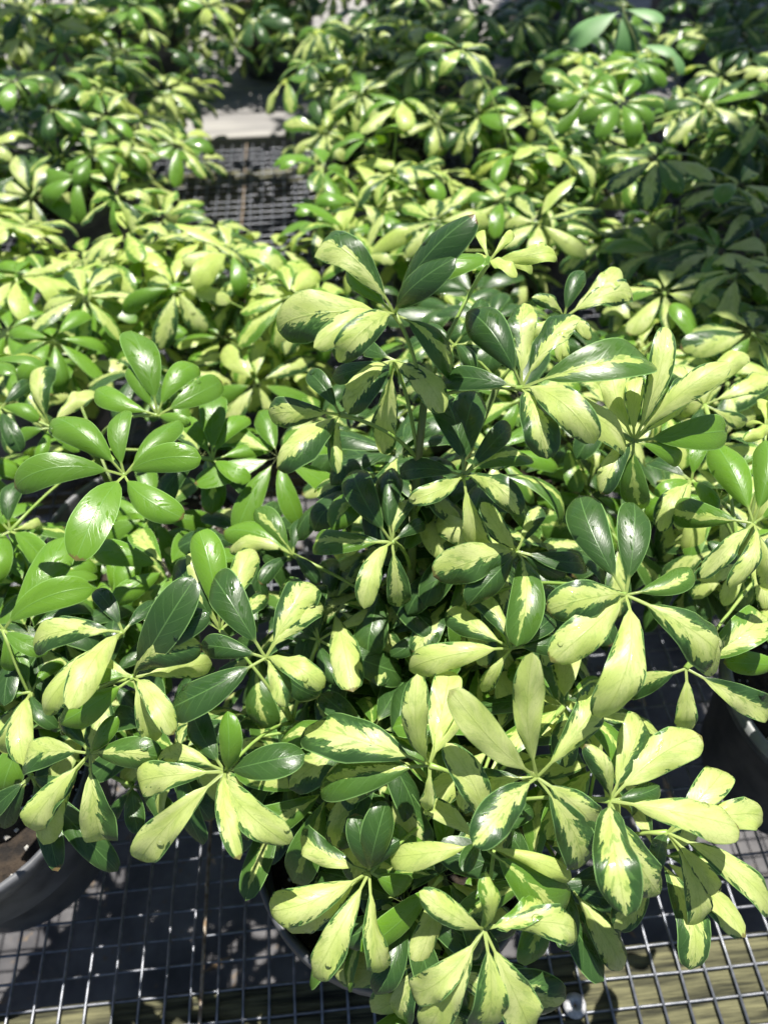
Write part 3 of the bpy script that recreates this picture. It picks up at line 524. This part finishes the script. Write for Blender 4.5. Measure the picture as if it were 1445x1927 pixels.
SITES = [  # pot sites behind the front row, with what tells each plant apart
 (0.17,0.60,'dark and cream schefflera crowded right behind the central plant'),(0.50,0.66,'cream and green schefflera behind the grey rimmed pot plant'),
 (-0.46,0.92,'creamy schefflera behind the bright green plant, at the left edge'),(-0.13,0.98,'creamy schefflera in front of the mesh gap, between bright green plant and gap'),(0.22,1.02,'mixed green and cream schefflera directly behind the tallest central leaves'),(0.58,0.88,'dark green shaded schefflera with broad glossy leaves behind the right edge plant'),
 (-0.75,1.32,'dark leaved schefflera at the left edge, beside the gap in the plants'),(-0.47,1.42,'yellow cream schefflera just left of the mesh gap'),(0.13,1.52,'cream schefflera just right of the mesh gap'),(0.45,1.38,'cream and green schefflera behind the central plant, right of the gap'),(0.82,1.32,'dark variegated schefflera at the right edge under the shade'),
 (-0.85,1.82,'pale schefflera in the top left corner of the bench'),(-0.52,1.88,'cream schefflera at the back, left of the grey plank'),(0.22,1.86,'green schefflera at the back with drooping leaves beside the grey plank'),(0.55,1.78,'tall schefflera with a single large whorl at the back of the bench'),(0.92,1.72,'green schefflera beside the weed at the back right of the bench'),(1.25,1.62,'dark schefflera in the top right corner of the bench'),
 (-1.05,2.30,'schefflera on the plank bench at the top left'),(-0.68,2.32,'schefflera on the plank bench, second from the top left corner'),(-0.44,2.40,'schefflera on the plank bench, just left of the exposed plank'),(-0.10,2.45,'schefflera on the plank bench above the exposed grey plank'),(0.28,2.45,'schefflera on the plank bench, right of the exposed plank'),(0.68,2.42,'schefflera on the plank bench at the top, behind the tall whorl'),(1.08,2.40,'shaded schefflera on the plank bench behind the weed'),(1.50,2.30,'shaded schefflera on the plank bench at the top right corner')]
plants = [Plant(l, x, y) for x, y, l in SITES]
for px, py, ln, ty in BG:
    hub = at(px, py, F*0.077/ln); pl = min(plants, key=lambda p: (p.c.x-hub.x)**2 + (p.c.y-hub.y)**2)
    pl.whorl(hub, MIXES[ty], 0.080)
PALE = {1, 2, 3, 4, 7, 8, 9, 11, 12, 17, 18}
for i, pl in enumerate(plants):
    far = pl.c.y > 2.2; want = (18 if i in (2, 3) else 27 if pl.c.x < 0.3 or pl.c.y < 1.2 else 20) if not far else (20 if pl.c.x < 0.5 else 8); tries = 0; top = 0.40 if not far else 0.42
    while len(pl.hubs) < want and tries < 300:
        tries += 1; a = random.random()*6.283; q = random.random()**0.6; rr = 0.20*q; z = 0.20 + (top-0.20)*math.sqrt(max(0, 1-(q*0.85)**2))*random.uniform(0.55, 1.0)
        hub = pl.c + Vector((rr*math.cos(a), rr*math.sin(a), z)); q = proj(hub)
        if clear(q[0], q[1]) or min([9]+[(hub-h).length for h, _ in pl.hubs]) < 0.05: continue
        if not (-120 < q[0] < 1560 and -120 < q[1] < 2050): continue
        pl.whorl(hub, MIXES[random.choice('CCCMMG' if pl.c.y < 1.2 else 'CMMDG') if i in PALE else random.choice('MGDDMD')], random.uniform(.066, .080))
for px, py, z, ty in ((760,1700,.56,'D'),(830,1650,.55,'M'),(850,1800,.57,'M'),(690,1745,.60,'D'),(1010,1650,.55,'D'),(800,1860,.58,'M'),(620,1480,.57,'M'),(540,1450,.60,'D'),(1120,1440,.56,'C'),(930,1400,.56,'M'),(700,1380,.57,'D'),(1060,1330,.56,'M'),(340,1420,.58,'M'),(1230,1610,.55,'M')): P_MAIN.whorl(at(px, py, z), MIXES[ty], 0.075)
for k in range(34):
    px, py = random.uniform(570, 1090), random.uniform(820, 1330); MAIN_IN.append(at(px, py, random.uniform(0.60, 0.70)))
for k in range(30):
    px, py = random.uniform(250, 640), random.uniform(-20, 112); d = ray(px, py); hub = CAM + d*(random.uniform(2.24, 2.34)/d.y)
    pl = min((p for p in plants if p.c.y > 2.2), key=lambda p: (p.c - hub).length); pl.whorl(hub, MIXES[random.choice('DMGCM')], 0.07, droop=0.5)
P_MAIN.filler_at(MAIN_IN, 'DDDMM')
P_MAIN.filler(22, (0.20, 0.34), 'DDMM', 0.19, keep=lambda q: q[1] < 1500)
P_LEFT.filler(14, (0.22, 0.36), 'GDMM', 0.17, keep=lambda q: q[1] < 1380); P_GREEN.filler(24, (0.20, 0.40), 'GGGD', 0.2); P_RIGHT.filler(20, (0.22, 0.38), 'DMMC', 0.2, keep=lambda q: q[1] < 1180)
for i, pl in enumerate(plants): pl.filler(14, (0.20, 0.34), 'CMDG' if i in PALE else 'DDDM', 0.21)
ALL = [P_MAIN, P_LEFT, P_GREEN, P_RIGHT] + plants
for pl in ALL: pl.pot(); pl.stems()
# water left on the leaves
for pl, lst in DROPS.values():
    V, Fc = [], []
    for p, n in lst:
        r = random.uniform(0.0014, 0.0032); t1 = n.orthogonal().normalized(); t2 = n.cross(t1); b = len(V)
        for k in range(4):
            e = k/4*math.pi/2
            for j in range(10): q = 6.2832*j/10; V.append(p + (t1*math.cos(q)+t2*math.sin(q))*r*math.cos(e) + n*(r*0.42*math.sin(e)+0.0002))
        V.append(p + n*r*0.42)
        for k in range(3):
            for j in range(10): Fc.append((b+k*10+j, b+k*10+(j+1) % 10, b+k*10+10+(j+1) % 10, b+k*10+10+j))
        for j in range(10): Fc.append((b+30+j, b+30+(j+1) % 10, b+40))
    tag(obj('water_drops', mesh('water_drops', V, Fc, M_WATER), pl), kind='stuff')
# ------------------------------------------------------------------ weed with paired oval leaves
base = at_h(1215, 330, 0.19); wd = tag(obj('weed', None, None, base), 'slender weed with paired blue-green oval leaves above the back right plants', 'weed')
tops = [base, at(1210, 200, 1.36), at(1196, 80, 1.33), at(1172, 20, 1.32), at(1165, -30, 1.32)]
V, Fc = tube_geo([p-base for p in tops], [0.0024, 0.002, 0.0018, 0.0016, 0.001], 6); obj('stem', mesh('stem', V, Fc, M_STEM), wd)
for (hx, hy), (tx, ty), L, wdt in (((1170,20),(1070,60),.10,.26),((1170,22),(1178,75),.07,.34),((1172,18),(1240,15),.075,.2),((1168,15),(1168,-40),.07,.3),((1206,85),(1206,140),.075,.34),((1205,85),(1262,80),.065,.2),((1262,90),(1285,130),.05,.2)):
    h = at(hx, hy, 1.325); d = ray(tx, ty); dd = CAM + d*((h-CAM).dot(d)/d.dot(d)) - h; V, Fc, uv = leaflet_geo(dd - Vector((0, 0.02, 0.012)), Vector((0, -.3, 1)), L, 0.4, 0.2, wdt, sharp=2.6, cup=.15)
    obj('leaf', mesh('leaf', V, Fc, M_WEED, uv), wd, h-base)
# ------------------------------------------------------------------ added unseen tree, its leaf clumps hung sunward of the spots to shade
tr = tag(obj('added_shade_tree', None, None, (2.6, 3.6, GZ)), 'added tree out of view, its leaf clumps placed to shade the back rows and right side', 'tree')
b0 = Vector((2.6, 3.6, GZ)); V, Fc = tube_geo([Vector((0, 0, -.05)), Vector((-.05, .02, .9)), Vector((-.2, -.1, 1.8)), Vector((-.5, -.4, 2.6)), Vector((-.9, -.8, 3.0))], [.11, .085, .07, .05, .02], 12); obj('added_trunk', mesh('added_trunk', V, Fc, M_STEM), tr)
SH = [(at(1380, 520, 1.0), 2.0, .15, 520), (at(1425, 640, .9), 1.9, .09, 160), (at(1440, 400, 1.15), 2.0, .13, 420), (at(1245, 470, 1.0), 1.9, .10, 60), (at(1390, 60, 1.75), 2.0, .26, 1500), (at(1180, 30, 1.8), 2.0, .22, 1100), (at(1480, 230, 1.5), 2.0, .2, 800), (at(1050, -40, 2.0), 2.0, .25, 900), (at(700, 30, 1.9), 2.0, .25, 260), (at(880, 120, 1.7), 2.0, .2, 200), (at(760, 260, 1.5), 2.0, .15, 110), (at(1400, 60, 2.5), 2.0, .42, 2600), (at(1150, 0, 2.5), 2.0, .36, 1700), (at(150, 230, 1.6), 2.0, .16, 130), (at(40, 330, 1.4), 2.0, .12, 110), (at(850, 250, 1.5), 2.0, .2, 100), (at(1000, 130, 1.7), 2.0, .2, 260)]  # spots picked for shading, each with its added clump
VV, FF = [], []; 
for tg, tt, rd, n in SH:
    c0 = Vector(tg) + SUNV*tt - b0
    V, Fc = tube_geo([Vector((-.5, -.4, 2.6)), (Vector((-.5, -.4, 2.6))+c0)/2 + Vector((0, 0, .15)), c0], [.03, .02, .008], 7); obj('added_limb', mesh('added_limb', V, Fc, M_STEM), tr)
    for k in range(n):
        d = Vector(rng.normal(size=3)); d = d.normalized()*rd*random.random()**0.4; d.z *= 0.5; p = c0 + d; a = Vector(rng.normal(size=3)).normalized(); a.z *= .5; b_ = a.cross(Vector(rng.normal(size=3))).normalized(); L = random.uniform(.035, .06); q = len(VV)
        VV += [p-a*L, p-b_*L*.35, p+a*L*.1-b_*L*.42, p+a*L, p+a*L*.1+b_*L*.42, p+b_*L*.35-a*L*.3]; FF.append(tuple(q+i for i in range(6)))
obj('shade_clumps', mesh('shade_clumps', VV, FF, M_WEED, smooth=False), tr)
# ------------------------------------------------------------------ small things on the bench
p = at_h(1080, 1893, 0.004); V, Fc = lathe_geo([(0.0, 0.0035), (0.0016, 0.0036), (0.0026, 0.0062), (0.005, 0.0085), (0.0085, 0.0078), (0.0108, 0.0045), (0.0112, 0.001), (0.0108, 0.0)], 28)
cap = tag(obj('fixing_cap', None, None, p), 'round white dimpled fixing cap nailed through the mesh into the front timber', 'cap')
obj('cap_disc', mesh('cap_disc', V, Fc, M_NAIL), cap); V, Fc = lathe_geo([(0, 0.0046), (0.0012, 0.0044), (0.0014, 0.003), (0.0011, -0.02)], 10); obj('nail', mesh('nail', V, Fc, M_RUST), cap)
V, Fc = [], []
for k in range(420):
    x = random.uniform(-1.2, 1.2); y = random.uniform(0.0, 2.0); c = Vector((x, y, GZ+0.022)); a = random.random()*6.28; L = random.uniform(0.006, 0.03); d = Vector((math.cos(a), math.sin(a), random.uniform(-.2, .2)))*L; s_ = Vector((-d.y, d.x, random.uniform(-.01, .01)))*random.uniform(.15, .4); b = len(V)
    V += [c-d, c+s_, c+d, c-s_+Vector((0, 0, .003))]; Fc += [(b, b+1, b+2), (b, b+2, b+3)]
tag(obj('leaf_litter', mesh('leaf_litter', V, Fc, M_LITTER, smooth=False)), 'scattered dry leaf litter on the mat below the bench', 'litter', kind='stuff')
print('MAX LEAFLETS', sorted((sum(len(lf.children) for _, lf in p.hubs), len(p.hubs)) for p in ALL)[-6:])
print('LEAVES', sum(len(p.hubs) for p in ALL), 'OBJECTS', len(bpy.data.objects))
# ------------------------------------------------------------------ finish
